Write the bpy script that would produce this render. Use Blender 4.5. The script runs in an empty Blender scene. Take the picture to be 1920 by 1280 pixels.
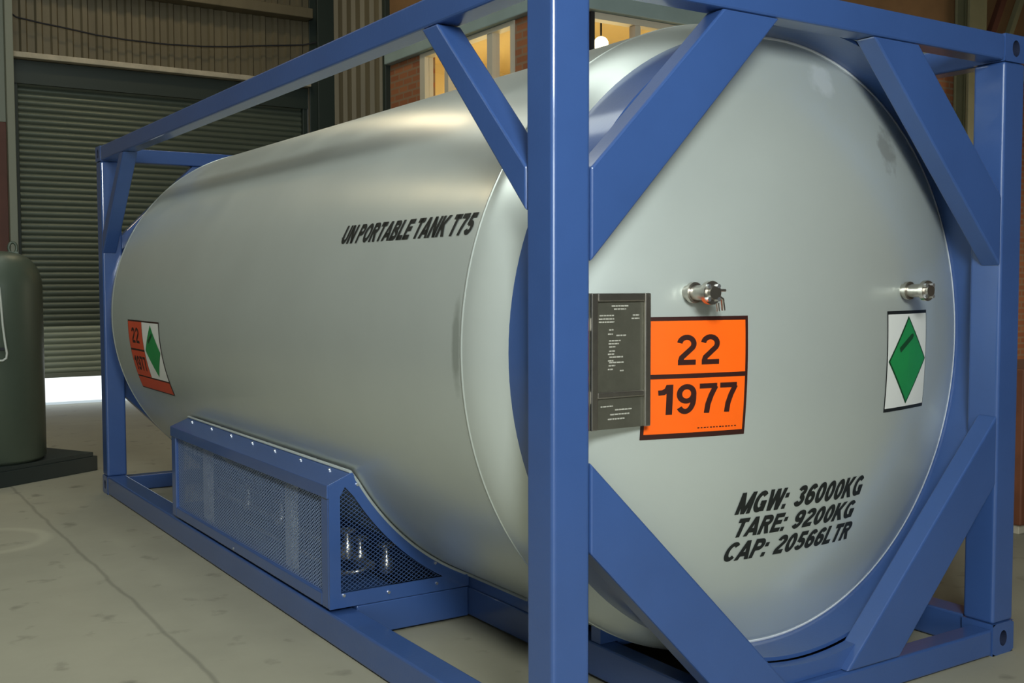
import bpy, bmesh, math, random
from mathutils import Vector, Matrix
random.seed(7)
S = bpy.context.scene
COL = S.collection

# ------------------------------------------------------------------ camera
CAM = Vector((-1.92086, -2.71289, 1.59622))
YAW, PITCH, ROLL, FPX = 0.578894, 0.053985, -0.002335, 2048.2
fw = Vector((math.sin(YAW)*math.cos(PITCH), math.cos(YAW)*math.cos(PITCH), -math.sin(PITCH)))
rt = Vector((math.cos(YAW), -math.sin(YAW), 0)); up = rt.cross(fw)
rt, up = math.cos(ROLL)*rt + math.sin(ROLL)*up, math.cos(ROLL)*up - math.sin(ROLL)*rt
cd = bpy.data.cameras.new('camera'); cam = bpy.data.objects.new('camera', cd); COL.objects.link(cam)
cd.sensor_width = 36; cd.lens = FPX/1920*36; cd.clip_start = .05; cd.clip_end = 200
cam.matrix_world = Matrix(((rt.x, up.x, -fw.x, CAM.x), (rt.y, up.y, -fw.y, CAM.y), (rt.z, up.z, -fw.z, CAM.z), (0, 0, 0, 1)))
S.camera = cam

# ------------------------------------------------------------------ light
vs = S.view_settings
S.display_settings.display_device = 'sRGB'
vs.view_transform = 'Standard'; vs.look = 'None'; vs.gamma = 1; vs.use_curve_mapping = False
vs.exposure = 0.0
W = bpy.data.worlds.new('sky'); S.world = W; W.use_nodes = True
bg = W.node_tree.nodes['Background']; bg.inputs[0].default_value = (.80, .92, 1, 1); bg.inputs[1].default_value = 1.6

def lamp(name, kind, loc, target, power, color, **kw):
    d = bpy.data.lights.new(name, kind); o = bpy.data.objects.new(name, d); COL.objects.link(o)
    d.energy = power; d.color = color
    for k, v in kw.items(): setattr(d, k, v)
    o.location = loc
    if target is not None:
        o.rotation_euler = (Vector(target)-Vector(loc)).to_track_quat('-Z', 'Y').to_euler()
    return o
lamp('sun', 'SUN', (0, 20, 20), (-3.5, 21.5, 0), 4.0, (1, .97, .92), angle=.01)
# roof lights: long translucent sheets running down the hall
for i, (x, y, sx, sy, p) in enumerate(((-4.2, 0.5, 1.4, 10, 330), (.6, 4.5, 1.0, 9, 100))):
    lamp('roof_light', 'AREA', (x, y, 7.3), (x, y+.0001, 0), p, (.93, 1, .95), shape='RECTANGLE', size=sx, size_y=sy)
# added key light, unseen, above and behind the camera for the near end
lamp('key_light', 'AREA', (-1.55, -3.6, 3.25), (.9, .3, 1.2), 238, (.92, 1, .99), shape='RECTANGLE', size=1.2, size_y=.9)
# unseen warm fill light added on the right for the floor under the tank
lamp('side_fill_light', 'AREA', (13.5, 3.2, 1.8), (2.0, 3.0, .2), 150, (1, .86, .66), shape='RECTANGLE', size=4, size_y=3.2)
# open doorway far behind the photographer
lamp('doorway_light', 'AREA', (-7.0, -13.5, 2.0), (0.6, 1.5, 1.6), 420, (.93, 1, 1), shape='RECTANGLE', size=3.4, size_y=3.6)
# warm high bay lamps hanging deep in the hall
for x in (2.2, -2.8):
    lamp('high_bay_lamp', 'AREA', (x, 9.9, 7.0), (x, 9.8, 0), 34, (1, .80, .5), shape='DISK', size=.7)
# office lighting behind the windows
for x, y in ((6.4, 8.0), (6.4, 10.6), (9.5, 8.6)): lamp('office_light', 'POINT', (x, y, 3.4), None, 55, (1, .84, .45), shadow_soft_size=.25)

# ------------------------------------------------------------------ materials
def rgb(h):
    h = h.lstrip('#'); f = lambda c: c/12.92 if c <= .04045 else ((c+.055)/1.055)**2.4
    return tuple(f(int(h[i:i+2], 16)/255) for i in (0, 2, 4))+(1,)
def mat(name, col, rough=.5, metal=0., spec=.5, coat=0., coat_rough=.1, noise=None, bump=None, rnoise=None):
    """noise=(scale, amount, stretch xyz): tone variation in the material; bump=(scale, strength)"""
    m = bpy.data.materials.new(name); m.use_nodes = True; nt = m.node_tree; N, Lk = nt.nodes, nt.links
    b = N['Principled BSDF']
    if isinstance(col, str): col = rgb(col)
    b.inputs['Base Color'].default_value = col; b.inputs['Roughness'].default_value = rough
    b.inputs['Metallic'].default_value = metal; b.inputs['Specular IOR Level'].default_value = spec
    b.inputs['Coat Weight'].default_value = coat; b.inputs['Coat Roughness'].default_value = coat_rough
    tc = N.new('ShaderNodeTexCoord')
    if noise:
        sc, am, st = noise
        mp = N.new('ShaderNodeMapping'); mp.inputs['Scale'].default_value = st; Lk.new(tc.outputs['Object'], mp.inputs[0])
        n = N.new('ShaderNodeTexNoise'); n.inputs['Scale'].default_value = sc; n.inputs['Detail'].default_value = 6; n.inputs['Roughness'].default_value = .6
        Lk.new(mp.outputs[0], n.inputs['Vector'])
        r = N.new('ShaderNodeMapRange'); r.inputs[1].default_value = .2; r.inputs[2].default_value = .8
        r.inputs[3].default_value = 1-am; r.inputs[4].default_value = 1+am; Lk.new(n.outputs[0], r.inputs[0])
        mx = N.new('ShaderNodeMix'); mx.data_type = 'RGBA'; mx.blend_type = 'MULTIPLY'; mx.inputs[0].default_value = 1
        mx.inputs[6].default_value = col
        cb = N.new('ShaderNodeCombineColor')
        for k in range(3): Lk.new(r.outputs[0], cb.inputs[k])
        Lk.new(cb.outputs[0], mx.inputs[7]); Lk.new(mx.outputs[2], b.inputs['Base Color'])
    if rnoise:
        n3 = N.new('ShaderNodeTexNoise'); n3.inputs['Scale'].default_value = rnoise[0]; n3.inputs['Detail'].default_value = 4
        Lk.new(tc.outputs['Object'], n3.inputs['Vector'])
        r3 = N.new('ShaderNodeMapRange'); r3.inputs[1].default_value = .15; r3.inputs[2].default_value = .85
        r3.inputs[3].default_value = rough-rnoise[1]; r3.inputs[4].default_value = rough+rnoise[1]
        Lk.new(n3.outputs[0], r3.inputs[0]); Lk.new(r3.outputs[0], b.inputs['Roughness'])
    if bump:
        n2 = N.new('ShaderNodeTexNoise'); n2.inputs['Scale'].default_value = bump[0]; n2.inputs['Detail'].default_value = 3
        Lk.new(tc.outputs['Object'], n2.inputs['Vector'])
        bp = N.new('ShaderNodeBump'); bp.inputs['Strength'].default_value = bump[1]; bp.inputs['Distance'].default_value = .01
        Lk.new(n2.outputs[0], bp.inputs['Height']); Lk.new(bp.outputs[0], b.inputs['Normal'])
    return m
def emit(name, col, st):
    m = bpy.data.materials.new(name); m.use_nodes = True; b = m.node_tree.nodes['Principled BSDF']
    b.inputs['Base Color'].default_value = col; b.inputs['Emission Color'].default_value = col; b.inputs['Emission Strength'].default_value = st
    return m

M = {}
M['blue'] = mat('blue_gloss_paint', (.034, .080, .235, 1), .38, 0, .5, .6, .10, noise=(2.5, .10, (1, 1, 1)), bump=(60, .04))
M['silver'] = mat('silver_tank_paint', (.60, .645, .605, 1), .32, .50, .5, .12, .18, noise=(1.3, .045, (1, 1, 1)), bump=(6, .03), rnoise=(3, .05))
M['bead'] = mat('ground_weld_metal', (.78, .80, .80, 1), .4, .2)
M['black'] = mat('black_stencil_paint', (.008, .010, .009, 1), .5)
M['maroon'] = mat('dark_brown_print', (.030, .006, .004, 1), .45)
M['orange'] = mat('orange_vinyl', (.96, .125, .004, 1), .42, noise=(8, .05, (1, 1, 1)))
M['orange_old'] = mat('faded_orange_vinyl', (.55, .065, .022, 1), .5, noise=(8, .1, (1, 1, 1)))
M['white'] = mat('white_vinyl', (.70, .70, .66, 1), .45)
M['green'] = mat('green_vinyl', (.012, .235, .060, 1), .42, noise=(6, .1, (1, 1, 1)))
M['green_dark'] = mat('dark_green_print', (.004, .050, .014, 1), .5)
M['steel'] = mat('brushed_stainless', (.50, .47, .42, 1), .28, .95, noise=(30, .12, (1, 1, 1)))
M['plate'] = mat('etched_data_plate', (.185, .180, .140, 1), .42, .75, noise=(14, .16, (1, 1, 1)), bump=(40, .1))
M['plate_line'] = mat('etched_plate_marks', (.52, .50, .43, 1), .5, .3)
M['screw'] = mat('zinc_screw', (.75, .78, .82, 1), .25, .9)
M['seal'] = mat('grey_rubber_seal', (.33, .36, .35, 1), .45)
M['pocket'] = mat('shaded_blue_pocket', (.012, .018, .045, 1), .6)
M['dark'] = mat('dark_hole', (.012, .013, .018, 1), .7)
M['concrete'] = mat('workshop_concrete', (.285, .268, .200, 1), .62, 0, .4, noise=(1.1, .14, (1, 1, 1)), bump=(25, .08))
M['apron'] = mat('outside_concrete', (.62, .64, .64, 1), .8)
M['cladding'] = mat('brown_sheet_cladding', (.140, .120, .074, 1), .55, .1, noise=(1.6, .22, (3, 3, .35)))
M['cladding_side'] = mat('grey_brown_sheet_cladding', (.165, .145, .095, 1), .55, .1, noise=(1.6, .2, (3, 3, .35)))
M['cladding_dark'] = mat('rust_brown_cladding', (.21, .118, .050, 1), .7, noise=(1.2, .3, (1, 1, 1)))
M['shutter'] = mat('grey_green_shutter_slats', (.105, .128, .100, 1), .42, .35, noise=(2, .16, (.4, 1, 6)))
M['shutter_pale'] = mat('pale_green_shutter_slats', (.30, .34, .27, 1), .45, .3, noise=(2, .12, (.4, 1, 6)))  # bottom slats, paler than the rest of the curtain
M['dark_green'] = mat('dark_green_steel', (.022, .034, .028, 1), .5)
M['grey_steel'] = mat('grey_green_steel', (.20, .22, .175, 1), .5)
M['lintel'] = mat('pale_blue_grey_beam', (.30, .40, .40, 1), .5, noise=(3, .1, (1, 1, 1)))
M['ledge'] = mat('weathered_ledge', (.42, .38, .29, 1), .6, noise=(6, .25, (1, 1, 1)))
M['red_brown'] = mat('red_oxide_steel', (.10, .035, .022, 1), .6, noise=(3, .2, (1, 1, 1)))
M['olive'] = mat('olive_column_paint', (.20, .195, .11, 1), .6, noise=(3, .15, (1, 1, 1)))
M['vessel'] = mat('olive_grey_vessel_paint', (.070, .090, .064, 1), .42, .15, .5, noise=(2, .12, (1, 1, .5)))
M['skid'] = mat('oily_black_green_steel', (.014, .022, .020, 1), .5)
M['hose'] = mat('pale_hose', (.45, .47, .42, 1), .4)
M['cream'] = mat('cream_office_wall', (.62, .50, .27, 1), .8)
M['white_frame'] = mat('white_window_frame', (.60, .56, .45, 1), .5)
M['ceil'] = mat('roof_sheeting', (.16, .165, .155, 1), .7)
M['hallwall'] = mat('hall_cladding', (.19, .17, .125, 1), .7)
M['bulb'] = emit('glowing_lamp', (1, .86, .50, 1), 9)
M['rust_bin'] = mat('rust_brown_sheet_metal', (.14, .045, .018, 1), .65, noise=(5, .3, (1, 1, 1)))

def brick_mat(name, axis):
    m = bpy.data.materials.new(name); m.use_nodes = True; N, Lk = m.node_tree.nodes, m.node_tree.links
    tc = N.new('ShaderNodeTexCoord'); sp = N.new('ShaderNodeSeparateXYZ'); cb = N.new('ShaderNodeCombineXYZ'); br = N.new('ShaderNodeTexBrick')
    Lk.new(tc.outputs['Object'], sp.inputs[0]); Lk.new(sp.outputs[axis], cb.inputs[0]); Lk.new(sp.outputs[2], cb.inputs[1]); Lk.new(cb.outputs[0], br.inputs[0])
    br.inputs['Color1'].default_value = (.35, .135, .055, 1); br.inputs['Color2'].default_value = (.27, .095, .042, 1); br.inputs['Mortar'].default_value = (.27, .17, .10, 1)
    br.inputs['Scale'].default_value = 1; br.inputs['Brick Width'].default_value = .24; br.inputs['Row Height'].default_value = .086; br.inputs['Mortar Size'].default_value = .014
    Lk.new(br.outputs['Color'], N['Principled BSDF'].inputs['Base Color']); N['Principled BSDF'].inputs['Roughness'].default_value = .85
    return m
M['brick_y'] = brick_mat('red_brick', 1); M['brick_x'] = brick_mat('red_brick_return', 0)

def mesh_mat(name, axis, pu, pv, w, col):
    """expanded metal: diamond openings cut by transparency"""
    m = bpy.data.materials.new(name); m.use_nodes = True; N, Lk = m.node_tree.nodes, m.node_tree.links
    b = N['Principled BSDF']; b.inputs['Base Color'].default_value = col; b.inputs['Roughness'].default_value = .4; b.inputs['Metallic'].default_value = .25
    tc = N.new('ShaderNodeTexCoord'); sp = N.new('ShaderNodeSeparateXYZ'); Lk.new(tc.outputs['Object'], sp.inputs[0])
    def math_(op, a, v=None):
        n = N.new('ShaderNodeMath'); n.operation = op
        for i, x in enumerate((a, v)):
            if x is None: continue
            if isinstance(x, (int, float)): n.inputs[i].default_value = x
            else: Lk.new(x, n.inputs[i])
        return n.outputs[0]
    u = math_('DIVIDE', sp.outputs[axis], pu); v = math_('DIVIDE', sp.outputs[2], pv)
    a = math_('LESS_THAN', math_('FRACT', math_('ADD', u, v)), w)
    c = math_('LESS_THAN', math_('FRACT', math_('SUBTRACT', u, v)), w)
    Lk.new(math_('MAXIMUM', a, c), b.inputs['Alpha'])
    return m
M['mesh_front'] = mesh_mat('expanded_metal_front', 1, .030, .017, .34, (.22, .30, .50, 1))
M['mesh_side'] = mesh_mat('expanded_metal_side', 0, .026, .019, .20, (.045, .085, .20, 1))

def floor_mat():
    m = M['concrete']; N, Lk = m.node_tree.nodes, m.node_tree.links; b = N['Principled BSDF']
    src = b.inputs['Base Color'].links[0].from_socket
    tc = N.new('ShaderNodeTexCoord')
    n = N.new('ShaderNodeTexNoise'); n.inputs['Scale'].default_value = 5; n.inputs['Detail'].default_value = 5; Lk.new(tc.outputs['Object'], n.inputs['Vector'])
    r = N.new('ShaderNodeMapRange'); r.inputs[1].default_value = .62; r.inputs[2].default_value = .75; r.inputs[3].default_value = 1; r.inputs[4].default_value = .55
    Lk.new(n.outputs[0], r.inputs[0])
    # saw-cut joint along x = -.56, a little wavy
    sp = N.new('ShaderNodeSeparateXYZ'); Lk.new(tc.outputs['Object'], sp.inputs[0])
    n2 = N.new('ShaderNodeTexNoise'); n2.inputs['Scale'].default_value = 2.5; Lk.new(tc.outputs['Object'], n2.inputs['Vector'])
    def mt(op, a, v, c=None):
        q = N.new('ShaderNodeMath'); q.operation = op
        for i, x in enumerate((a, v)):
            if isinstance(x, (int, float)): q.inputs[i].default_value = x
            else: Lk.new(x, q.inputs[i])
        return q.outputs[0]
    w = mt('MULTIPLY', mt('SUBTRACT', n2.outputs[0], .5), .05)
    d = mt('ABSOLUTE', mt('ADD', mt('ADD', sp.outputs[0], .56), w), 0)
    j = N.new('ShaderNodeMapRange'); j.inputs[1].default_value = .004; j.inputs[2].default_value = .016; j.inputs[3].default_value = .70; j.inputs[4].default_value = 1; Lk.new(d, j.inputs[0])
    # a faint pale ring left by a drum
    dx = mt('ADD', sp.outputs[0], 1.0); dy = mt('ADD', sp.outputs[1], -4.68)
    rr = mt('SQRT', mt('ADD', mt('MULTIPLY', dx, dx), mt('MULTIPLY', dy, dy)), 0)
    rd = mt('ABSOLUTE', mt('SUBTRACT', rr, .35), 0)
    rg = N.new('ShaderNodeMapRange'); rg.inputs[1].default_value = .015; rg.inputs[2].default_value = .06; rg.inputs[3].default_value = 1.18; rg.inputs[4].default_value = 1; Lk.new(rd, rg.inputs[0])
    f = mt('MULTIPLY', mt('MULTIPLY', r.outputs[0], j.outputs[0]), rg.outputs[0])
    cb = N.new('ShaderNodeCombineColor')
    for k in range(3): Lk.new(f, cb.inputs[k])
    mx = N.new('ShaderNodeMix'); mx.data_type = 'RGBA'; mx.blend_type = 'MULTIPLY'; mx.inputs[0].default_value = 1
    Lk.new(src, mx.inputs[6]); Lk.new(cb.outputs[0], mx.inputs[7]); Lk.new(mx.outputs[2], b.inputs['Base Color'])
floor_mat()
def reflections_and_smudges(m, spots):
    """painted reflections and smudges: (centre, radii, colour factor, raggedness)"""
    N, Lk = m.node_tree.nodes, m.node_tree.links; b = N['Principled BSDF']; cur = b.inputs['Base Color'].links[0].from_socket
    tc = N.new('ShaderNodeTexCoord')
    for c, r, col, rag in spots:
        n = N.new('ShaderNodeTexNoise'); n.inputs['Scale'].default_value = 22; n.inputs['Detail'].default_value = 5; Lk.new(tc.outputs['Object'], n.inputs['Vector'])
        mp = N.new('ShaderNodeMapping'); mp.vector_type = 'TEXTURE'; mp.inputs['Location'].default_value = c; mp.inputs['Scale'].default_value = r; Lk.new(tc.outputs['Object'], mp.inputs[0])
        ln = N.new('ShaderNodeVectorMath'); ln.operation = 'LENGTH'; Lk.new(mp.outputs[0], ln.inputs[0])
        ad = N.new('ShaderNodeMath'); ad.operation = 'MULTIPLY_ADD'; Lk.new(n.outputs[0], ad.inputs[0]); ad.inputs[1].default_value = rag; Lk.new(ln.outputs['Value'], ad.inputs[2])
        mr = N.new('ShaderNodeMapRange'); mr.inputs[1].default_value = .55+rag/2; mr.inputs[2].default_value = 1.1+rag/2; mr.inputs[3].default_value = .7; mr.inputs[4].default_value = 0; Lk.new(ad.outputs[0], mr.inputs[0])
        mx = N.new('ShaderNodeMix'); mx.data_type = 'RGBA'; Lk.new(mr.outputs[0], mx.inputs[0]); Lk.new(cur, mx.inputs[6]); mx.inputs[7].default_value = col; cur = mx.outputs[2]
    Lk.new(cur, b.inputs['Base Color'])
reflections_and_smudges(M['silver'], [((1.445, .22, 2.375), (.075, .2, .075), (.80, .84, .82, 1), 1.2), ((1.80, .2, 2.125), (.075, .3, .085), (.33, .34, .31, 1), 1.8),  # pale and dark reflections painted into the head colour
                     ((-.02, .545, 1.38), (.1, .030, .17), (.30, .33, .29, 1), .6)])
def glass_mat():
    m = bpy.data.materials.new('window_glass'); m.use_nodes = True; N, Lk = m.node_tree.nodes, m.node_tree.links
    N.remove(N['Principled BSDF']); out = N['Material Output']
    t = N.new('ShaderNodeBsdfTransparent'); g = N.new('ShaderNodeBsdfGlossy'); g.inputs['Roughness'].default_value = .02
    mx = N.new('ShaderNodeMixShader')
    mx.inputs[0].default_value = .05; Lk.new(t.outputs[0], mx.inputs[1]); Lk.new(g.outputs[0], mx.inputs[2]); Lk.new(mx.outputs[0], out.inputs[0])
    return m
M['glass'] = glass_mat()

# ------------------------------------------------------------------ mesh helpers
class MB:
    def __init__(s): s.v, s.f, s.mi = [], [], []
    def add(s, vs, fs, mi=0):
        o = len(s.v); s.v += [tuple(v) for v in vs]; s.f += [tuple(i+o for i in f) for f in fs]; s.mi += [mi]*len(fs); return s
    def box(s, x0, x1, y0, y1, z0, z1, mi=0):
        return s.add([(x, y, z) for z in (z0, z1) for y in (y0, y1) for x in (x0, x1)],
                     [(0, 2, 3, 1), (4, 5, 7, 6), (0, 1, 5, 4), (2, 6, 7, 3), (0, 4, 6, 2), (1, 3, 7, 5)], mi)
    def prism(s, poly, ax, a, b, mi=0):
        """poly: 2-D outline in the plane normal to axis ax, extruded from a to b"""
        mk = (lambda p, t: (t, p[0], p[1])) if ax == 0 else (lambda p, t: (p[0], t, p[1])) if ax == 1 else (lambda p, t: (p[0], p[1], t))
        n = len(poly); vs = [mk(p, a) for p in poly]+[mk(p, b) for p in poly]
        return s.add(vs, [tuple(range(n)), tuple(range(2*n-1, n-1, -1))]+[(i, (i+1) % n, n+(i+1) % n, n+i) for i in range(n)], mi)
    def tube(s, pts, r, n=10, mi=0, closed=False):
        pts = [Vector(p) for p in pts]; rings = []; m = len(pts); prev = None
        for i, p in enumerate(pts):
            a = pts[(i-1) % m] if (closed or i > 0) else p; b = pts[(i+1) % m] if (closed or i < m-1) else p
            t = (b-a).normalized()
            if prev is None: u = t.orthogonal().normalized()
            else: u = (prev-t*prev.dot(t)).normalized()
            prev = u; w = t.cross(u); rings.append([p+r*(math.cos(k*2*math.pi/n)*u+math.sin(k*2*math.pi/n)*w) for k in range(n)])
        vs = [v for q in rings for v in q]; fs = []
        for i in range(m if closed else m-1):
            j = (i+1) % m
            for k in range(n): fs.append((i*n+k, i*n+(k+1) % n, j*n+(k+1) % n, j*n+k))
        if not closed: fs += [tuple(range(n-1, -1, -1)), tuple((m-1)*n+k for k in range(n))]
        return s.add(vs, fs, mi)
    def lathe(s, prof, c, axis='y', n=128, mi=0, closed=False):
        """prof: (distance along axis, radius)"""
        vs, fs = [], []; idx = []
        for (t, r) in prof:
            if r < 1e-6:
                vs.append((c[0], t, c[1]) if axis == 'y' else (c[0], c[1], t)); idx.append([len(vs)-1]); continue
            row = []
            for k in range(n):
                a = 2*math.pi*k/n; ca, sa = math.cos(a)*r, math.sin(a)*r
                vs.append((c[0]+ca, t, c[1]+sa) if axis == 'y' else (c[0]+ca, c[1]+sa, t)); row.append(len(vs)-1)
            idx.append(row)
        m = len(idx)
        for i in range(m if closed else m-1):
            A, Bq = idx[i], idx[(i+1) % m]
            for k in range(n):
                k2 = (k+1) % n
                if len(A) == 1 and len(Bq) == 1: continue
                if len(A) == 1: fs.append((A[0], Bq[k], Bq[k2]))
                elif len(Bq) == 1: fs.append((A[k], Bq[0], A[k2]))
                else: fs.append((A[k], Bq[k], Bq[k2], A[k2]))
        return s.add(vs, fs, mi)
    def mapped(s, fn):
        m = MB(); m.v = [tuple(fn(Vector(v))) for v in s.v]; m.f = list(s.f); m.mi = list(s.mi); return m
def root_off(p):
    off = Vector((0, 0, 0))
    while p is not None: off += p.location; p = p.parent
    return off
def build(name, mb, mats, parent=None, bevel=0, seg=2, smooth=None, recalc=True, label=None, kind=None, origin=None):
    me = bpy.data.meshes.new(name); me.from_pydata(mb.v, [], mb.f)
    if not isinstance(mats, (list, tuple)): mats = [mats]
    for m in mats: me.materials.append(m)
    me.polygons.foreach_set('material_index', mb.mi)
    if recalc:
        bm = bmesh.new(); bm.from_mesh(me); bmesh.ops.recalc_face_normals(bm, faces=bm.faces); bm.to_mesh(me); bm.free()
    if smooth is not None:
        me.polygons.foreach_set('use_smooth', [True]*len(me.polygons)); me.set_sharp_from_angle(angle=math.radians(smooth))
    o = bpy.data.objects.new(name, me); COL.objects.link(o)
    if parent is not None:
        o.parent = parent; o.location = -root_off(parent)
    elif origin is not None:
        me.transform(Matrix.Translation(-Vector(origin))); o.location = origin
    if bevel:
        b = o.modifiers.new('bevel', 'BEVEL'); b.width = bevel; b.segments = seg; b.limit_method = 'ANGLE'; b.angle_limit = math.radians(40)
    if label: o['label'] = label
    if kind: o['kind'] = kind
    return o
def thing(name, label, cat, loc, group=None):
    o = bpy.data.objects.new(name, None); COL.objects.link(o); o.location = loc; o.empty_display_size = .2
    o['label'] = label; o['category'] = cat
    if group: o['group'] = group
    return o
def tag(o, label, cat, group=None):
    o['label'] = label; o['category'] = cat
    if group: o['group'] = group
    return o
def arc(cx, cy, rx, ry, a0, a1, n=14):
    return [(cx+rx*math.cos(math.radians(a0+(a1-a0)*k/n)), cy+ry*math.sin(math.radians(a0+(a1-a0)*k/n))) for k in range(n+1)]
def glyphs(t):
    """heavy sans letters as strokes in a box of height 1: (advance width, [centre lines])"""
    h = t/2; b, m = h, 1-h
    def P(w): return [(h, 0), (h, 1)]
    r = .31-h
    return {
     '0': (.62, [arc(.31, .5, r, .5-h, 0, 360, 32)]),
     '1': (.50, [[(.36, 0), (.36, 1)], [(.06, .735), (.19, .745), (.30, .83), (.345, .97)]]),
     '2': (.62, [arc(.31, .70, r, .30-h, 172, -38)+[(.15, .25), (.11, .12)], [(.03, b), (.60, b)]]),
     '3': (.62, [arc(.30, .735, r-.02, .265-h, 165, -90, 18), arc(.30, .295, r, .295-h, 90, -168, 18), [(.24, .53), (.31, .53)]]),
     '5': (.62, [[(.16, m), (.57, m)], [(.205, 1), (.15, .46)], arc(.305, .325, r, .325-h, 140, -160, 20)]),
     '6': (.62, [arc(.31, .325, r, .325-h, 0, 360, 28), arc(.335, .5, .335-h, .5-h, 42, 180, 14)+[(h, .33)]]),
     '7': (.60, [[(.03, m), (.58, m)], [(.535, .90), (.40, .60), (.31, .30), (.28, 0)]]),
     '9': (.62, [arc(.31, .675, r, .325-h, 0, 360, 28), arc(.285, .5, .335-h, .5-h, 222, 360, 14)+[(.62-h, .67)]]),
     'A': (.74, [[(.05, -.1), (.37, 1.02)], [(.69, -.1), (.37, 1.02)], [(.18, .29), (.56, .29)]]),
     'B': (.68, [P(0), [(h, m), (.38, m)]+arc(.40, .72, .24-h, .28-h, 90, -90)+[(h, .44+h)], [(.38, .44+h)]+arc(.40, .28, .28-h, .28-h, 90, -90)[1:]+[(h, b)]]),
     'C': (.70, [arc(.37, .5, .37-h, .5-h, 42, 318, 26)]),
     'E': (.62, [P(0), [(h, m), (.60, m)], [(h, b), (.61, b)], [(h, .52), (.56, .52)]]),
     'G': (.75, [arc(.37, .5, .37-h, .5-h, 42, 335, 28), [(.40, .42), (.72, .42)], [(.72-h*.8, .48), (.72-h*.8, .03)]]),
     'K': (.72, [P(0), [(h, .30), (.66, 1.1)], [(.26, .60), (.68, -.1)]]),
     'L': (.58, [P(0), [(h, b), (.57, b)]]),
     'M': (.86, [P(0), [(.86-h, 0), (.86-h, 1)], [(h*.9, 1.05), (.43, .0)], [(.86-h*.9, 1.05), (.43, .0)]]),
     'N': (.72, [P(0), [(.72-h, 0), (.72-h, 1)], [(h*.8, 1.08), (.72-h*.8, -.08)]]),
     'O': (.76, [arc(.38, .5, .38-h, .5-h, 0, 360, 36)]),
     'P': (.66, [P(0), [(h, m), (.36, m)]+arc(.37, .69, .29-h, .31-h, 90, -90)+[(h, .38+h)]]),
     'R': (.72, [P(0), [(h, m), (.38, m)]+arc(.39, .71, .29-h, .29-h, 90, -90)+[(h, .42+h)], [(.36, .48), (.64, -.12)]]),
     'T': (.62, [[(.0, m), (.62, m)], [(.31, 0), (.31, 1)]]),
     'U': (.70, [[(h, 1), (h, .36)]+arc(.35, .36, .35-h, .36-h, 180, 360, 18)+[(.70-h, 1)]]),
     'W': (.98, [[(.06, 1.1), (.26, -.05)], [(.26, -.05), (.49, 1.02)], [(.49, 1.02), (.72, -.05)], [(.72, -.05), (.92, 1.1)]]),
     ':': (.24, [[(.11, 0), (.11, t)], [(.11, .52), (.11, .52+t)]]),
     ' ': (.27, [])}
def strip(m, pts, t):
    n = len(pts); V = [Vector(p) for p in pts]; L_, R_ = [], []
    closed = (V[0]-V[-1]).length < 1e-6
    for i in range(n):
        a = V[i-1] if i > 0 else (V[-2] if closed else None); c = V[i+1] if i < n-1 else (V[1] if closed else None)
        d0 = (V[i]-a).normalized() if a is not None else (c-V[i]).normalized()
        d1 = (c-V[i]).normalized() if c is not None else d0
        nn = Vector((-(d0.y+d1.y), d0.x+d1.x)).normalized(); k = max(.5, nn.dot(Vector((-d0.y, d0.x))))
        L_.append(V[i]+nn*(t/2/k)); R_.append(V[i]-nn*(t/2/k))
    m.add([(p.x, p.y, 0) for p in L_]+[(p.x, p.y, 0) for p in R_], [(i, n+i, n+i+1, i+1) for i in range(n-1)])
def text_mb(body, x0, x1, y0, y1, t=.2, shear=0., cuts=4):
    """lettering as flat faces in (u, v), stretched to the given rectangle"""
    G = glyphs(t); u = 0; m = MB()
    for ch in body:
        w, strokes = G[ch]; g = MB()
        for pts in strokes: strip(g, pts, t)
        m.add([(x+u, y, 0) for x, y, _ in g.v], g.f); u += w+(.055 if ch != ' ' else 0)
    me = bpy.data.meshes.new('tmp'); me.from_pydata(m.v, [], m.f); bm = bmesh.new(); bm.from_mesh(me); bpy.data.meshes.remove(me)
    for co, no in ((0, -1), (1, 1)):
        bmesh.ops.bisect_plane(bm, geom=bm.verts[:]+bm.edges[:]+bm.faces[:], plane_co=(0, co, 0), plane_no=(0, no, 0), clear_outer=True)
    for k in range(1, cuts):
        bmesh.ops.bisect_plane(bm, geom=bm.verts[:]+bm.edges[:]+bm.faces[:], plane_co=(0, k/cuts, 0), plane_no=(0, 1, 0))
    for v in bm.verts: v.co.x += shear*v.co.y
    xs = [v.co.x for v in bm.verts]; a, b = min(xs), max(xs); bm.verts.index_update()
    q = MB(); q.v = [(x0+(v.co.x-a)/(b-a)*(x1-x0), y0+v.co.y*(y1-y0), 0) for v in bm.verts]
    q.f = [tuple(v.index for v in f.verts) for f in bm.faces]; q.mi = [0]*len(q.f); bm.free(); return q
def grid2(u0, u1, v0, v1, nu, nv):
    m = MB(); m.add([(u0+(u1-u0)*i/nu, v0+(v1-v0)*j/nv, 0) for j in range(nv+1) for i in range(nu+1)],
                    [(j*(nu+1)+i, j*(nu+1)+i+1, (j+1)*(nu+1)+i+1, (j+1)*(nu+1)+i) for j in range(nv) for i in range(nu)]); return m

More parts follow.
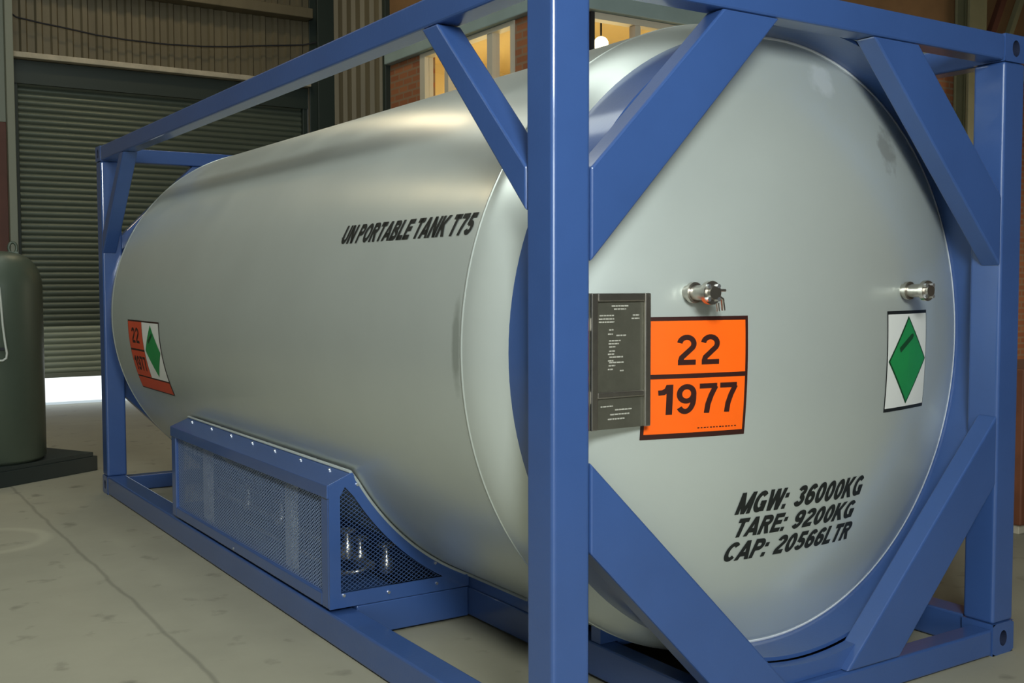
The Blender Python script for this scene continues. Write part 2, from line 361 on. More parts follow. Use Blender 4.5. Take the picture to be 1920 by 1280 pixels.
# ------------------------------------------------------------------ the hall
YB, XS, YC = 12.36, 4.70, 6.60
def struct(name, mb, m, parent=None, **k):
    o = build(name, mb, m, parent, **k)
    if parent is None: o['kind'] = 'structure'
    return o
struct('floor', MB().box(-9, 14, -15, YB+.25, -.2, 0), M['concrete'])
struct('ground_outside', MB().box(-20, 25, YB+.25, 45, -.25, -.03), M['apron'])
struct('ceiling', MB().box(-9, 14, -15, YB+.3, 7.5, 7.7), M['ceil'])
struct('wall_left', MB().box(-9.2, -9, -15, YB+.3, -.2, 7.7), M['hallwall'])
struct('wall_front', MB().box(-9.2, 14.2, -15.2, -15, -.2, 7.7), M['hallwall'])
struct('wall_right', MB().box(14, 14.2, -15, YB+.3, -.2, 7.7), M['cladding_dark'])
def ribbed(u0, u1, pitch, depth, flat=.45):
    """trapezoid sheet profile as (u, offset) points"""
    p = []; u = u0
    while u < u1:
        for f, d in ((0, 0), (flat, 0), (flat+.12, depth), (.88, depth), (1, 0)):
            if u+f*pitch <= u1: p.append((u+f*pitch, d))
        u += pitch
    return p
def sheet(prof, z0, z1, fn):
    n = len(prof); m = MB(); m.add([fn(u, d, z0) for u, d in prof]+[fn(u, d, z1) for u, d in prof], [(i, i+1, n+i+1, n+i) for i in range(n-1)]); return m
DX0, DX1, DZ = .42, 4.38, 4.36
wb = sheet(ribbed(-9, 4.7, .185, .035), DZ+.06, 7.6, lambda u, d, z: (u, YB-d, z))
w2 = sheet(ribbed(-9, DX0-.02, .185, .035), 0, DZ+.06, lambda u, d, z: (u, YB-d, z)); wb.add(w2.v, w2.f)
wb.box(DX1+.02, XS, YB, YB+.1, 0, DZ+.06); wb.box(-9, 14, YB+.12, YB+.25, DZ, 7.6); wb.box(-9, DX0-.1, YB+.12, YB+.25, 0, DZ); wb.box(DX1+.1, 14, YB+.12, YB+.25, 0, DZ)
struct('wall_back', wb, M['cladding'], recalc=False)
struct('trim_1', MB().box(-1, 4.36, YB-.30, YB-.04, 5.36, 5.50), M['cladding'], bevel=.01)                    # girt across the cladding
struct('trim_2', MB().box(DX0-.05, DX1, YB-.16, YB-.02, DZ+.06, DZ+.13), M['ledge'], bevel=.008)                # ledge over the shutter
def ibeam_v(x0, x1, y0, y1, z0, z1, t=.03, web='y'):
    m = MB()
    m.box(x0, x1, y0, y0+t, z0, z1); m.box(x0, x1, y1-t, y1, z0, z1); xm = (x0+x1)/2; m.box(xm-t/2, xm+t/2, y0+t, y1-t, z0, z1); return m
lc = MB().box(.32, .41, YB-.26, YB-.03, 0, 7.5).box(.02, .32, YB-.16, YB-.12, 0, 3.6, 1).box(.02, .32, YB-.16, YB-.12, 3.6, 7.5, 0).box(-.07, .02, YB-.26, YB-.03, 0, 7.5)
struct('column_left', lc, [M['grey_steel'], M['red_brown']], bevel=.006)
struct('column_corner', ibeam_v(4.40, 4.66, YB-.36, YB-.03, 0, 7.5), M['dark_green'], bevel=.006)
# roller shutter
door = build('door_1', MB().box(DX0, DX1, YB-.02, YB+.0, DZ-.24, DZ+.05), M['dark_green']); door['kind'] = 'structure'
def slats(z0, z1, n):
    prof = []
    for i in range(n):
        h = (z1-z0)/n
        for k in range(6):
            t = k/6; prof.append((z0+(i+t)*h, .022*math.sin(math.pi*t)))
    prof.append((z1, 0)); m = MB(); q = len(prof)
    m.add([(DX0, YB+.09-d, z) for z, d in prof]+[(DX1, YB+.09-d, z) for z, d in prof], [(i, i+1, q+i+1, q+i) for i in range(q-1)]); return m
build('curtain', slats(1.04, DZ+.05, 43), M['shutter'], door, smooth=50)
build('lower_curtain', slats(.42, 1.04, 8), M['shutter_pale'], door, smooth=50, label='paler slats along the bottom')
build('bottom_bar', MB().box(DX0, DX1, YB+.06, YB+.11, .37, .43), M['grey_steel'], door, bevel=.006)
for x in (DX0, DX1-.07): build('guide_rail', MB().box(x, x+.07, YB-.0, YB+.12, 0, DZ), M['dark_green'], door, bevel=.006)
# office block on the right
cs = sheet(ribbed(10.38, YB, .29, .05), 0, 7.5, lambda u, d, z: (XS-d, u, z))
struct('wall_side', cs, M['cladding_side'], recalc=False)
struct('trim_3', MB().box(XS-.07, XS+.05, 10.33, 10.42, 0, 7.5), M['dark_green'], bevel=.006)
Z0, Z1 = 3.0, 4.44
bk = MB().box(XS, XS+.2, 9.48, 10.36, 0, Z1).box(XS, XS+.2, 7.34, 9.48, 0, Z0).box(XS, XS+.2, YC, 7.34, 0, Z1)
struct('wall_brick', bk, M['brick_y'])
fk = MB().box(XS+.2, 5.10, YC, YC+.2, 0, Z1).box(5.10, 8.2, YC, YC+.2, 0, Z0).box(8.2, 14, YC, YC+.2, 0, Z1)
struct('wall_office', fk, M['brick_x'])
struct('wall_upper', MB().box(XS, XS+.2, YC, 10.36, 4.62, 7.5).box(XS+.2, 14, YC, YC+.2, 4.62, 7.5), M['cladding_dark'])
struct('trim_4', MB().box(XS-.09, XS+.14, YC-.09, 10.33, Z1+.005, 4.62), M['lintel'], bevel=.012)
struct('trim_5', MB().box(XS+.145, 14, YC-.09, YC+.14, Z1+.005, 4.62), M['dark_green'] if False else M['lintel'], bevel=.012)
# windows: frame with mullions, panes of glass
def window_y(name, y0, y1, mull):
    m = MB().box(XS-.02, XS+.10, y0, y0+.07, Z0, Z1).box(XS-.02, XS+.10, y1-.13, y1, Z0, Z1).box(XS-.02, XS+.10, y0+.07, y1-.13, Z1-.05, Z1).box(XS-.02, XS+.10, y0+.07, y1-.13, Z0, Z0+.07)
    for c, w in mull: m.box(XS-.01, XS+.09, c-w/2, c+w/2, Z0+.07, Z1-.05)
    o = build(name, m, M['white_frame']); o['kind'] = 'structure'
    ys = [y0+.07]+[c for c, w in sorted(mull)]+[y1-.13]
    for a, b in zip(ys, ys[1:]): build('pane', MB().box(XS+.035, XS+.043, a, b, Z0+.03, Z1-.02), M['glass'], o)
window_y('window_1', 7.34, 9.48, [(8.83, .09), (7.85, .11)])
def window_x(name, x0, x1, mull):
    m = MB().box(x0, x0+.05, YC-.02, YC+.10, Z0, Z1, 1).box(x1-.07, x1, YC-.02, YC+.10, Z0, Z1).box(x0+.05, x1-.07, YC-.02, YC+.10, Z1-.07, Z1).box(x0+.05, x1-.07, YC-.02, YC+.10, Z0, Z0+.07)
    for c, w in mull: m.box(c-w/2, c+w/2, YC-.01, YC+.09, Z0+.07, Z1-.07)
    o = build(name, m, [M['white_frame'], M['dark']]); o['kind'] = 'structure'
    xs = [x0+.05]+[c for c, w in mull]+[x1-.07]
    for a, b in zip(xs, xs[1:]): build('pane', MB().box(a, b, YC+.035, YC+.043, Z0+.03, Z1-.02), M['glass'], o)
window_x('window_2', 5.155, 8.2, [(5.80, .075), (7.0, .075)])
inner = MB()
inner.add([(5.0, YC+.25, 2.7), (12, YC+.25, 2.7), (12, 12.2, 2.7), (5.0, 12.2, 2.7)], [(0, 1, 2, 3)])
inner.add([(4.95, YC+.25, 4.95), (12, YC+.25, 4.95), (12, 12.2, 4.95), (4.95, 12.2, 4.95)], [(0, 3, 2, 1)])
inner.add([(5.0, 12.2, 2.7), (12, 12.2, 2.7), (12, 12.2, 4.95), (5.0, 12.2, 4.95)], [(0, 1, 2, 3)])
inner.add([(12, YC+.25, 2.7), (12, 12.2, 2.7), (12, 12.2, 4.95), (12, YC+.25, 4.95)], [(0, 3, 2, 1)])
inner.add([(5.05, 10.2, 2.7), (5.05, 12.2, 2.7), (5.05, 12.2, 4.95), (5.05, 10.2, 4.95)], [(0, 1, 2, 3)])
struct('wall_inner', inner, M['cream'], recalc=False)
# right hand steelwork in front of the office wall
struct('column_right', MB().box(11.34, 11.72, YC-.25, YC-.21, 0, 7.5).box(11.51, 11.55, YC-.21, YC-.06, 0, 7.5).box(11.34, 11.72, YC-.06, YC-.02, 0, 7.5), M['olive'], bevel=.006)
struct('trim_6', MB().prism([(11.74, 4.55), (11.86, 4.55), (12.9, 6.6), (12.78, 6.6)], 1, YC-.14, YC-.06), M['red_brown'], bevel=.005)
struct('trim_7', MB().prism([(12.15, 4.55), (12.25, 4.55), (13.3, 6.6), (13.2, 6.6)], 1, YC-.14, YC-.06), M['olive'], bevel=.005)

# ------------------------------------------------------------------ loose things in the hall
cab = MB().tube([(.42, YB-.18, 4.93)]+[(x, YB-.16, z) for x, z in ((.466, 4.906), (.75, 4.87), (1.027, 4.844), (1.42, 4.80), (1.817, 4.783), (2.3, 4.785), (2.806, 4.813), (3.2, 4.855), (3.56, 4.907), (4.0, 4.965), (4.274, 5.004))]+[(4.42, YB-.34, 5.03)], .011, 8)
tag(build('hanging_cable', cab, M['dark'], smooth=60, origin=(.42, YB-.18, 4.93)), 'thin dark cable sagging across brown cladding above the roller shutter', 'cable')

VX, VY, VR = -.62, 7.02, .40
ves = thing('gas_vessel', 'tall olive grey cylindrical vessel with domed top standing on the black steel skid', 'gas cylinder', (VX, VY, .16))
prof = [(.16, 0), (.16, VR-.03), (.19, VR), (1.56, VR)]+[(1.56+.30*math.sin(a), VR*math.cos(a)**.55) for a in [math.pi/2*k/14 for k in range(1, 14)]]+[(1.86, 0)]
build('body', MB().lathe(prof, (VX, VY), 'z', 48), M['vessel'], ves, smooth=50)
lug = [(VX+.17+.030*math.cos(a), VY-.10, 1.885+.045*math.sin(a)) for a in [2*math.pi*k/16 for k in range(16)]]
build('lifting_lug', MB().tube(lug, .012, 8, closed=True).box(VX+.13, VX+.21, VY-.112, VY-.088, 1.80, 1.855), M['vessel'], ves, smooth=50)
hp = [(-.69, 6.585, 1.76), (-.655, 6.58, 1.69), (-.628, 6.58, 1.63), (-.605, 6.58, 1.56), (-.597, 6.581, 1.437), (-.588, 6.581, 1.271), (-.576, 6.582, 1.145), (-.563, 6.584, 1.053), (-.568, 6.583, 1.014), (-.595, 6.581, .996), (-.63, 6.58, .997), (-.70, 6.588, 1.0), (-.78, 6.62, 1.02)]
build('hose', MB().tube(hp, .009, 8), M['hose'], ves, smooth=60, label='pale curved hose')
build('bracket', MB().box(-.78, -.575, 6.592, 6.66, 1.075, 1.097), M['dark'], ves, bevel=.003)
sk = thing('steel_skid', 'black green steel skid on the floor under the olive vessel', 'skid', (-.62, 7.0, 0))
ang = math.radians(29); ca, sa = math.cos(ang), math.sin(ang)
def skm(mb): return mb.mapped(lambda v: Vector((-.62+v.x*ca-v.y*sa, 7.02+v.x*sa+v.y*ca, v.z)))
for y in (-.36, .30): build('runner', skm(MB().box(-.62, .70, y-.045, y+.045, 0, .125)), M['skid'], sk, bevel=.006)
build('deck_plate', skm(MB().box(-.60, .66, -.40, .36, .125, .16)), M['skid'], sk, bevel=.004)

bn = thing('metal_cabinet', 'rust brown metal cabinet at right edge behind the frame end post', 'cabinet', (4.95, 1.35, 0))
build('body', MB().box(4.46, 5.4, 1.22, 1.75, .06, 1.05), M['rust_bin'], bn, bevel=.01)
build('door', MB().box(4.50, 4.92, 1.20, 1.22, .12, 1.0), M['rust_bin'], bn, bevel=.004)
build('plinth', MB().box(4.49, 5.37, 1.25, 1.72, 0, .06), M['ledge'], bn, bevel=.004)

def office_lamp(loc, r, label):
    o = thing('office_lamp', label, 'lamp', loc, 'lamps glowing behind the office windows'); x, y, z = loc
    n = 10; pr = [(z+r*math.cos(math.pi*k/n), max(1e-9, r*math.sin(math.pi*k/n))) for k in range(n+1)]
    build('globe', MB().lathe(pr, (x, y), 'z', 20), M['bulb'], o, smooth=60)
    build('stem', MB().tube([(x, y, z+r), (x, y, 4.93)], .012, 8), M['dark'], o)
office_lamp((6.39, 8.0, 4.50), .09, 'bright warm lamp behind the window right of the frame front post')
office_lamp((5.62, 11.02, 4.38), .08, 'small warm lamp behind the window beside the red brick pier')

# ------------------------------------------------------------------ the tank container
L, B, H = 5.966, 2.438, 2.617
XC, ZC, R = 1.225, 1.36, 1.25
SAG, R0, Y0 = .24, 1.15, .03
RS = (R0*R0+SAG*SAG)/(2*SAG)
T = thing('tank_container', 'silver horizontal portable tank inside a blue steel container frame', 'tank container', (B/2, L/2, 0))
C = (XC, ZC)
fx = lambda v: Vector((B-v.x, v.y, v.z)); fy = lambda v: Vector((v.x, L-v.y, v.z)); fxy = lambda v: Vector((B-v.x, L-v.y, v.z)); ident = lambda v: v
ALL4 = (ident, fx, fy, fxy)
def rect_hole(w, h, rx, rz, n=24, inset=.035):
    """face with an oval pocket, in (u, v, depth)"""
    m = MB(); outer = []; oval = []
    for k in range(n):
        a = 2*math.pi*(k+.5)/n; c, s = math.cos(a), math.sin(a); t = min(w/2/abs(c) if abs(c) > 1e-9 else 1e9, h/2/abs(s) if abs(s) > 1e-9 else 1e9)
        outer.append((c*t, s*t, 0)); oval.append((rx*c, rz*s, 0))
    back = [(x, z, inset) for x, z, _ in oval]
    m.add(outer+oval, [(k, (k+1) % n, n+(k+1) % n, n+k) for k in range(n)], 0)
    m.add(oval+back, [(k, (k+1) % n, n+(k+1) % n, n+k) for k in range(n)], 1)
    m.add(back, [tuple(range(n))], 1); return m
def casting(z0, z1):
    w, e = .150, .003; h = z1-z0; zm = (z0+z1)/2; m = MB()
    f = rect_hole(w, h, .026, .034)
    a = f.mapped(lambda v: Vector((w/2-e+v.x, -e+v.z, zm+v.y))); b = f.mapped(lambda v: Vector((-e+v.z, w/2-e+v.x, zm+v.y)))
    m.add(a.v, a.f); m.mi = list(a.mi); k = len(m.f); m.add(b.v, b.f); m.mi[k:] = b.mi
    x0, x1 = -e, w-e
    m.add([(x0, x0, z0), (x1, x0, z0), (x1, x1, z0), (x0, x1, z0), (x0, x0, z1), (x1, x0, z1), (x1, x1, z1), (x0, x1, z1)], [(3, 2, 1, 0), (4, 5, 6, 7), (1, 2, 6, 5), (2, 3, 7, 6)]); return m
for f in ALL4:
    build('corner_post', MB().box(0, .145, 0, .145, .136, 2.508).mapped(f), M['blue'], T, bevel=.014, seg=4)
    build('corner_casting', casting(0, .136).mapped(f), [M['blue'], M['pocket']], T)
    build('corner_casting', casting(2.508, H+.003).mapped(f), [M['blue'], M['pocket']], T)
    build('end_brace', MB().prism([(.147, 1.95), (.705, 2.510), (.968, 2.510), (.147, 1.66)], 1, 0, .09).mapped(f), M['blue'], T, bevel=.007)
    build('end_brace', MB().prism([(.147, 1.03), (.147, .74), (.760, .117), (1.068, .117)], 1, 0, .09).mapped(f), M['blue'], T, bevel=.007)
    build('side_brace', MB().prism([(.147, 1.82), (.147, 1.96), (.709, 2.510), (.822, 2.510)], 0, 0, .10).mapped(f), M['blue'], T, bevel=.007)
for f in (ident, fx):
    build('top_side_rail', MB().box(0, .10, .15, L-.15, 2.512, H).mapped(f), M['blue'], T, bevel=.008)
    build('bottom_side_rail', MB().box(0, .13, .15, L-.15, .005, .140).mapped(f), M['blue'], T, bevel=.010, seg=3)
    build('cradle_beam', MB().box(.712, .80, .105, L-.105, .015, .150).mapped(f), M['blue'], T, bevel=.006)
    dz = lambda x: ZC-math.sqrt(R*R-(x-XC)**2)
    build('saddle_plate', MB().prism([(.72, .150), (.78, .150), (.78, dz(.78)-.004), (.72, dz(.72)-.004)], 1, 1.20, L-1.20).mapped(f), M['blue'], T)
for f in (ident, fy):
    build('end_top_beam', MB().box(.15, B-.15, 0, .10, 2.512, H).mapped(f), M['blue'], T, bevel=.008)
    build('end_bottom_beam', MB().box(.15, B-.15, 0, .10, .005, .115).mapped(f), M['blue'], T, bevel=.008)
    build('skirt', MB().lathe([(.098, 1.18), (.340, 1.18), (.340, 1.166), (.098, 1.166)], C, n=160, closed=True).mapped(f), M['blue'], T, smooth=40)
    wx = [.722+(1.0-.722)*k/10 for k in range(11)]
    web = [(.722, .151), (.810, .151), (.812, .128), (1.0, .128)]+[(x, max(.129, dz(x)-.004)) for x in reversed(wx)]
    build('saddle_web', MB().prism(web, 1, .69, .75).mapped(f), M['blue'], T)
    build('saddle_web', MB().prism(web, 1, .69, .75).mapped(lambda v: f(fx(v))), M['blue'], T)
for f in (ident, fy):
    ax = [1.474-(1.474-.966)*k/12 for k in range(13)]
    build('skirt_web', MB().prism([(1.068, .116), (1.372, .116)]+[(x, ZC-math.sqrt(1.182**2-(x-XC)**2)) for x in ax], 1, .035, .085).mapped(f), M['blue'], T)
for y in (1.70, 4.06):
    for f in (ident, fx): build('cross_member', MB().box(.131, .711, y, y+.10, .012, .152).mapped(f), M['blue'], T, bevel=.005)

headp = [(.507, R), (.475, 1.2475), (.43, 1.238), (.385, 1.220), (.345, 1.197), (.31, 1.176)]
headp += [(Y0+RS-math.sqrt(RS*RS-r*r), r) for r in [1.166*(1-k/40) for k in range(40)]]+[(Y0, 0)]
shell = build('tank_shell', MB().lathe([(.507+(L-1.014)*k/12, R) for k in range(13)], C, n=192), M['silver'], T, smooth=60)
for f, nm in ((ident, 'near'), (fy, 'far')):
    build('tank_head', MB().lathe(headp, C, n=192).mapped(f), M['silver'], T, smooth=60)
    bead = MB().lathe([(.284+.013*math.cos(a), 1.157+.013*math.sin(a)) for a in [2*math.pi*k/8 for k in range(8)]], C, n=160, closed=True)
    build('rim_weld', bead.mapped(f), M['bead'], T, smooth=60, label='bright welded rim around the tank head')
    seam = MB().lathe([(.500, R-.002), (.503, R+.0022), (.511, R+.0022), (.514, R-.002)], C, n=160)
    build('seam_weld', seam.mapped(f), M['silver'], T, smooth=60)
def on_head(off):
    def f(v):
        r2 = (v.x-XC)**2+(v.y-ZC)**2; return Vector((v.x, Y0+RS-math.sqrt(RS*RS-r2)-off-v.z, v.y))
    return f
def on_shell(off):
    """(s, a): s = distance along the tank measured so that it grows towards the near end, a = arc height above the centre line"""
    def f(v):
        th = v.y/R; r = R+off+v.z; return Vector((XC-r*math.cos(th), -v.x, ZC+r*math.sin(th)))
    return f
def sticker(mb, fn, thick=.0012):
    """give flat artwork a real thickness and lay it on the surface"""
    return mb.mapped(fn)
def rect(u0, u1, v0, v1, step=.03): return grid2(u0, u1, v0, v1, max(1, int(abs(u1-u0)/step)), max(1, int(abs(v1-v0)/step)))
def poly_band(pts, w):
    """closed outline strip of width w inside a convex polygon"""
    c = sum((Vector(p) for p in pts), Vector((0, 0)))/len(pts); n = len(pts)
    m = MB(); inn = []
    for p in pts: d = Vector(p)-c; inn.append(c+d*(1-w/d.length))
    m.add([(p[0], p[1], 0) for p in pts]+[(q.x, q.y, 0) for q in inn], [(k, (k+1) % n, n+(k+1) % n, n+k) for k in range(n)]); return m
def diamond(cx, cy, hw, hh, n=10):
    m = MB(); vs = []; idx = {}
    for i in range(-n, n+1):
        k = n-abs(i); row = []
        for j in range(-k, k+1, max(1, k)) if k else [0]:
            row.append(len(vs)); vs.append((cx+hw*j/n, cy+hh*i/n, 0))
        idx[i] = row
    fs = []
    for i in range(-n, n):
        a, b = idx[i], idx[i+1]
        if len(a) == 1: fs += [(a[0], b[1], b[0]), (a[0], b[2], b[1])]
        elif len(b) == 1: fs += [(a[0], a[1], b[0]), (a[1], a[2], b[0])]
        else: fs += [(a[0], a[1], b[1], b[0]), (a[1], a[2], b[2], b[1])]
    m.add(vs, fs); return m
# lettering
def lettering(lines, fn, m, parent, name='lettering', label=None, bold=.20, shear=.30, cuts=4):
    t = MB()
    for body, u0, u1, v0, v1 in lines:
        q = text_mb(body, u0, u1, v0, v1, bold, shear, cuts); t.add(q.v, q.f)
    return build(name, t.mapped(fn), m, parent, recalc=False, label=label)
lettering([('UN PORTABLE TANK T75', -1.640, -.535, .409, .492)], on_shell(.0022), M['black'], T, label='black slanted UN PORTABLE TANK T75 lettering', bold=.225, cuts=5)
lettering([('MGW:', .882, 1.135, .757, .838), ('36000KG', 1.165, 1.572, .757, .838), ('TARE:', .905, 1.150, .668, .740), ('9200KG', 1.178, 1.545, .668, .740),
           ('CAP:', .872, 1.080, .576, .650), ('20566LTR', 1.105, 1.556, .576, .650)], on_head(.0022), M['black'], T, label='black slanted weight and capacity lettering', bold=.225)
# hazard placards on the near head
fn0, fn1, fn2, fn3 = on_head(.002), on_head(.0032), on_head(.0042), on_head(.005)
hz = build('hazard_placard', rect(.466, .878, 1.058, 1.478).mapped(fn0), M['maroon'], T, recalc=False, label='orange hazard number placard with dark brown border')
op = rect(.478, .866, 1.282, 1.464); o2 = rect(.478, .866, 1.076, 1.266); op.add(o2.v, o2.f)
build('orange_field', op.mapped(fn1), M['orange'], hz, recalc=False)
for ch, u0, u1, v0, v1 in (('2', .590, .664, 1.312, 1.416), ('2', .682, .757, 1.312, 1.416), ('1', .522, .578, 1.142, 1.246), ('9', .592, .668, 1.142, 1.246), ('7', .680, .754, 1.142, 1.246), ('7', .762, .836, 1.142, 1.246)):
    lettering([(ch, u0, u1, v0, v1)], fn2, M['maroon'], hz, 'digit', bold=.17, shear=0)
fine = MB()
for u in [.68+.0125*k for k in range(13)]:
    q = grid2(u, u+random.uniform(.006, .011), 1.089, 1.093, 1, 1); fine.add(q.v, q.f)
build('fine_print', fine.mapped(fn2), M['maroon'], hz, recalc=False)
gp = build('gas_placard', rect(1.648, 1.986, 1.080, 1.480).mapped(fn0), M['black'], T, recalc=False, label='white placard with a green diamond')
build('white_field', rect(1.653, 1.980, 1.094, 1.467).mapped(fn1), M['white'], gp, recalc=False)
build('diamond_border', diamond(1.8165, 1.281, .158, .178).mapped(fn2), M['green_dark'], gp, recalc=False)
build('green_diamond', diamond(1.8165, 1.281, .148, .166).mapped(fn3), M['green'], gp, recalc=False)
cyl = MB().add([(-.062, -.011, 0), (.050, -.011, 0), (.064, -.005, 0), (.064, .005, 0), (.050, .011, 0), (-.062, .011, 0)], [(0, 1, 2, 3, 4, 5)])
ra = math.radians(28)
build('cylinder_symbol', cyl.mapped(lambda v: on_head(.0058)(Vector((1.800+v.x*math.cos(ra)-v.y*math.sin(ra), 1.352+v.x*math.sin(ra)+v.y*math.cos(ra), 0)))), M['green_dark'], gp, recalc=False)
# placard group on the tank side, far end (s = -y)
g0, g1, g2, g3 = on_shell(.002), on_shell(.0032), on_shell(.0042), on_shell(.005)
sp = build('side_placard', rect(-5.01, -4.245, -.492, -.010).mapped(g0), M['maroon'], T, recalc=False, label='faded orange placard with white green-diamond label low on the tank side')
ob = rect(-5.0, -4.655, -.205, -.020)
for q in (rect(-5.0, -4.655, -.395, -.218), rect(-5.0, -4.255, -.484, -.405)): ob.add(q.v, q.f)
build('orange_field', ob.mapped(g1), M['orange_old'], sp, recalc=False)
build('white_field', rect(-4.650, -4.255, -.395, -.020).mapped(g1), M['white'], sp, recalc=False)
build('green_diamond', diamond(-4.445, -.205, .175, .172).mapped(g2), M['green'], sp, recalc=False)
build('cylinder_symbol', cyl.mapped(lambda v: g3(Vector((-4.47+v.x*.9-v.y*.45, -.12+v.x*.45+v.y*.9, 0)))), M['green_dark'], sp, recalc=False)
for ch, u0, u1, v0, v1 in (('2', -4.92, -4.84, -.165, -.060), ('2', -4.82, -4.74, -.165, -.060), ('1', -4.965, -4.915, -.355, -.255), ('9', -4.90, -4.83, -.355, -.255), ('7', -4.82, -4.755, -.355, -.255), ('7', -4.745, -4.68, -.355, -.255)):
    lettering([(ch, u0, u1, v0, v1)], g2, M['maroon'], sp, 'digit', bold=.17, shear=0)
# stainless data plate beside the near post
dp = build('data_plate', MB().box(.225, .475, .110, .118, 1.112, 1.560), M['plate'], T, bevel=.002, label='dull stainless data plate with raised edges')
build('plate_edge', MB().box(.225, .252, .098, .110, 1.112, 1.560).box(.450, .475, .098, .110, 1.112, 1.560).box(.252, .450, .098, .110, 1.533, 1.560).box(.252, .450, .101, .110, 1.215, 1.236), M['steel'], dp, bevel=.004, seg=3)
for z in (1.20, 1.44): build('plate_bracket', MB().box(.146, .228, .118, .140, z, z+.04), M['steel'], dp)
em = MB()
for z, u0, u1 in [(1.518, .315, .385), (1.508, .325, .375), (1.487, .265, .325), (1.476, .262, .325), (1.466, .262, .325), (1.487, .405, .432), (1.476, .400, .432), (1.440, .305, .322), (1.426, .300, .320), (1.421, .335, .375), (1.404, .305, .352), (1.394, .303, .345), (1.384, .305, .330), (1.370, .305, .328), (1.360, .300, .325), (1.350, .306, .362), (1.338, .300, .325), (1.332, .305, .365), (1.322, .303, .330), (1.310, .300, .320), (1.304, .350, .365), (1.188, .270, .320), (1.175, .33, .40), (1.160, .31, .39), (1.145, .30, .37)]:
    u = u0
    while u < u1:
        w = random.uniform(.006, .016); em.box(u, min(u+w, u1), .1085, .110, z-.0022, z+.0022); u += w+.003
build('engraving', em, M['plate_line'], dp, kind='stuff')
# two stainless stub fittings on the near head
def fitting(x, z, tap):
    y1 = Y0+RS-math.sqrt(RS*RS-(x-XC)**2-(z-ZC)**2)
    p = build('vent_fitting', MB().lathe([(y1+.005, 0), (y1+.005, .026), (y1-.10, .026), (y1-.10, 0)], (x, z), n=24), M['steel'], T, smooth=40, label='small stainless stub fitting on the tank head')
    build('flange', MB().lathe([(y1-.10, 0), (y1-.10, .040), (y1-.118, .040), (y1-.118, .024), (y1-.13, .022), (y1-.13, 0)], (x, z), n=24), M['steel'], p, smooth=40)
    build('collar', MB().lathe([(y1-.02, .027), (y1-.02, .036), (y1-.035, .036), (y1-.035, .027)], (x, z), n=24, closed=True), M['steel'], p, smooth=40)
    for k in range(4):
        a = math.pi/4+k*math.pi/2
        build('bolt', MB().lathe([(y1-.118, 0), (y1-.118, .008), (y1-.127, .008), (y1-.127, 0)], (x+.031*math.cos(a), z+.031*math.sin(a)), n=6), M['screw'], p)
    if tap:
        build('tap', MB().tube([(x+.03, y1-.108, z-.01), (x+.055, y1-.108, z-.022), (x+.060, y1-.108, z-.06)], .007, 8).tube([(x+.028, y1-.112, z-.035), (x+.032, y1-.112, z-.062)], .006, 8).tube([(x+.035, y1-.108, z+.008), (x+.068, y1-.108, z+.008)], .005, 8), M['steel'], p, smooth=60)
fitting(.640, 1.560, True); fitting(1.778, 1.560, False)

# ------------------------------------------------------------------ valve cabinet on the near side
YA, YF = 1.71, 4.10              # near and far ends
cz = lambda x, r: ZC-math.sqrt(r*r-(x-XC)**2)
RK = 1.262
contour = [(x, cz(x, RK)) for x in [.118+(.715-.118)*k/24 for k in range(25)]]     # just clear of the tank
ztop = contour[0][1]
vc = build('valve_cabinet', MB().box(.0, .055, YA, YA+.075, .155, .705).box(0, .055, YF-.075, YF, .155, .705).box(0, .055, YA+.075, YF-.075, .155, .215).box(0, .055, YA+.075, YF-.075, .660, .705),
           M['blue'], T, bevel=.006, label='blue cabinet with expanded metal panels low on the tank side')
build('cover_plate', MB().prism([(-.006, .650), (-.006, .708), (.118, ztop+.004), (.118, ztop-.010), (.004, .698), (.004, .650)], 1, YA-.006, YF+.006), M['blue'], vc, bevel=.002)
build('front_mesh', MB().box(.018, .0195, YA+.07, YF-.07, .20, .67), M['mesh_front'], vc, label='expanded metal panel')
outer = [(0.002, .155), (0.002, .705)]+contour+[(.715, .155)]
def side_panel(y0, y1):
    # strip frame around the opening
    m = MB(); inn = [(.056, .220), (.056, .655)]
    ic = [(x, cz(x, RK+.050)) for x in [.125+(.565-.125)*k/23 for k in range(24)]]
    ins = inn+[(.080, .695)]+ic+[(.575, .220)]
    outs = [(.002, .155), (.002, .705)]+contour+[(.715, .155)]
    n = len(ins); assert n == len(outs), (n, len(outs))
    for y, flip in ((y0, 0), (y1, 1)): pass
    V = [(p[0], y0, p[1]) for p in outs]+[(p[0], y0, p[1]) for p in ins]+[(p[0], y1, p[1]) for p in outs]+[(p[0], y1, p[1]) for p in ins]
    F = []
    for k in range(n):
        j = (k+1) % n
        F += [(k, j, n+j, n+k), (2*n+k, 3*n+k, 3*n+j, 2*n+j), (k, 2*n+k, 2*n+j, j), (n+k, n+j, 3*n+j, 3*n+k)]
    m.add(V, F); return m, ins
sm, ins = side_panel(YA-.008, YA)
build('side_frame', sm, M['blue'], vc)
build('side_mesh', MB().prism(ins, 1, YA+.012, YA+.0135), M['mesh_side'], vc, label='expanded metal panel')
sm2, _ = side_panel(YF, YF+.008); build('side_frame', sm2, M['blue'], vc)
build('side_mesh', MB().prism(ins, 1, YF-.0135, YF-.012), M['mesh_side'], vc)
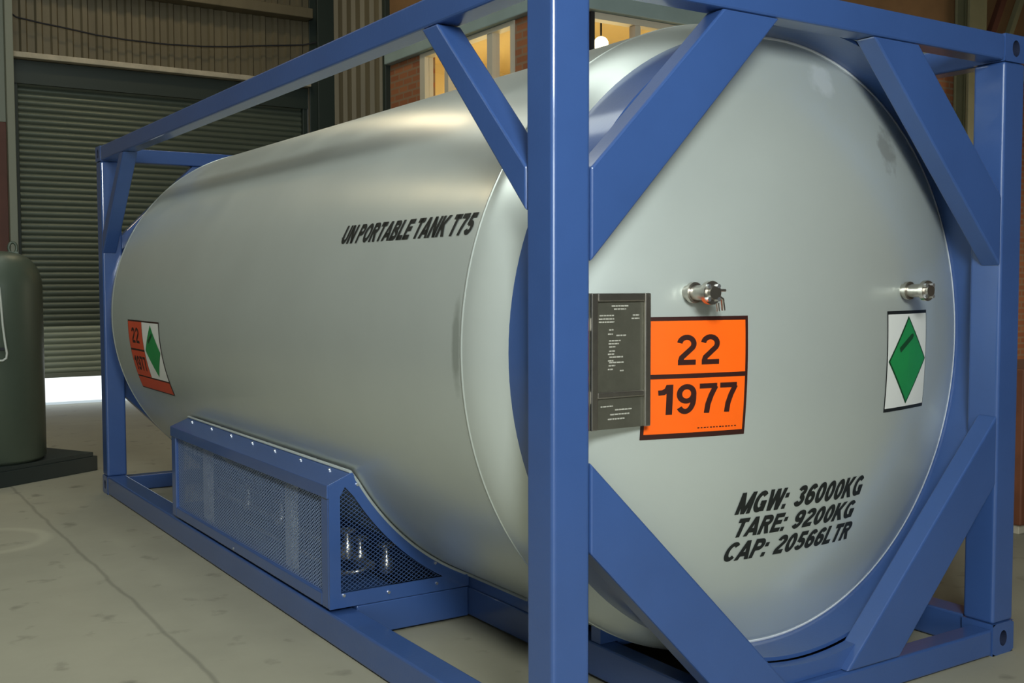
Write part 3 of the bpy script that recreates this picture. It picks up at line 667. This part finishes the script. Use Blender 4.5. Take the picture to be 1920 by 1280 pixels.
seal = [(.108, YF, ztop+.006), (.108, YA-.004, ztop+.006)]+[(x, YA-.004, z+.002) for x, z in contour[1:]]+[(.716, YA-.10, cz(.716, RK)+.002), (.716, 1.205, cz(.716, RK)+.002)]
build('rubber_seal', MB().tube(seal, .0075, 8), M['seal'], vc, smooth=60, label='grey seal strip against the tank')
for y in (3.63, 2.33): build('inner_post', MB().box(.06, .10, y-.035, y+.035, .16, .70), M['white'], vc)
build('inner_shelf', MB().box(.03, .40, YA+.02, YF-.02, .155, .165), M['blue'], vc)
def screw(c, n):
    c, n = Vector(c), Vector(n).normalized(); build('screw', MB().tube([c, c+n*.006], .0075, 6), M['screw'], vc)
nrm = Vector((-(ztop-.708), 0, .124))
for y in (3.95, 3.573, 3.23, 2.887, 2.56, 2.221, 1.879):
    screw((.085, y, .708+(ztop-.704)*(.091/.124)+.001), nrm)
for x, z in ((.139, .700), (.532, .290), (.54, .193), (.29, .190), (.069, .21)): screw((x, YA-.008, z), (0, -1, 0))
screw((-.006, 2.94, .178), (-1, 0, 0))
# piping and valves glimpsed through the mesh
def valve(x, y, z):
    p = build('valve', MB().lathe([(z-.035, 0), (z-.035, .03), (z-.01, .038), (z+.03, .03), (z+.05, .016), (z+.09, .016), (z+.09, 0)], (x, y), 'z', 16), M['steel'], vc, smooth=50)
    build('handwheel', MB().tube([(x+.038*math.cos(a), y+.038*math.sin(a), z+.095) for a in [2*math.pi*k/16 for k in range(16)]], .007, 6, closed=True).box(x-.036, x+.036, y-.005, y+.005, z+.090, z+.099).box(x-.005, x+.005, y-.036, y+.036, z+.090, z+.099), M['steel'], p, smooth=50)
build('pipe', MB().tube([(.30, 1.90, .27), (.30, 3.9, .27)], .022, 12), M['steel'], vc, smooth=60)
build('pipe', MB().tube([(.17, 1.95, .35), (.17, 3.7, .35)], .016, 12), M['steel'], vc, smooth=60)
build('pipe', MB().tube([(.30, 1.90, .27), (.22, 1.86, .26), (.16, 1.90, .25), (.16, 3.2, .25)], .012, 10), M['steel'], vc, smooth=60)
for x, y, z in ((.17, 1.88, .36), (.30, 2.02, .28), (.38, 1.90, .26), (.17, 2.7, .36), (.17, 3.2, .36)): valve(x, y, z)
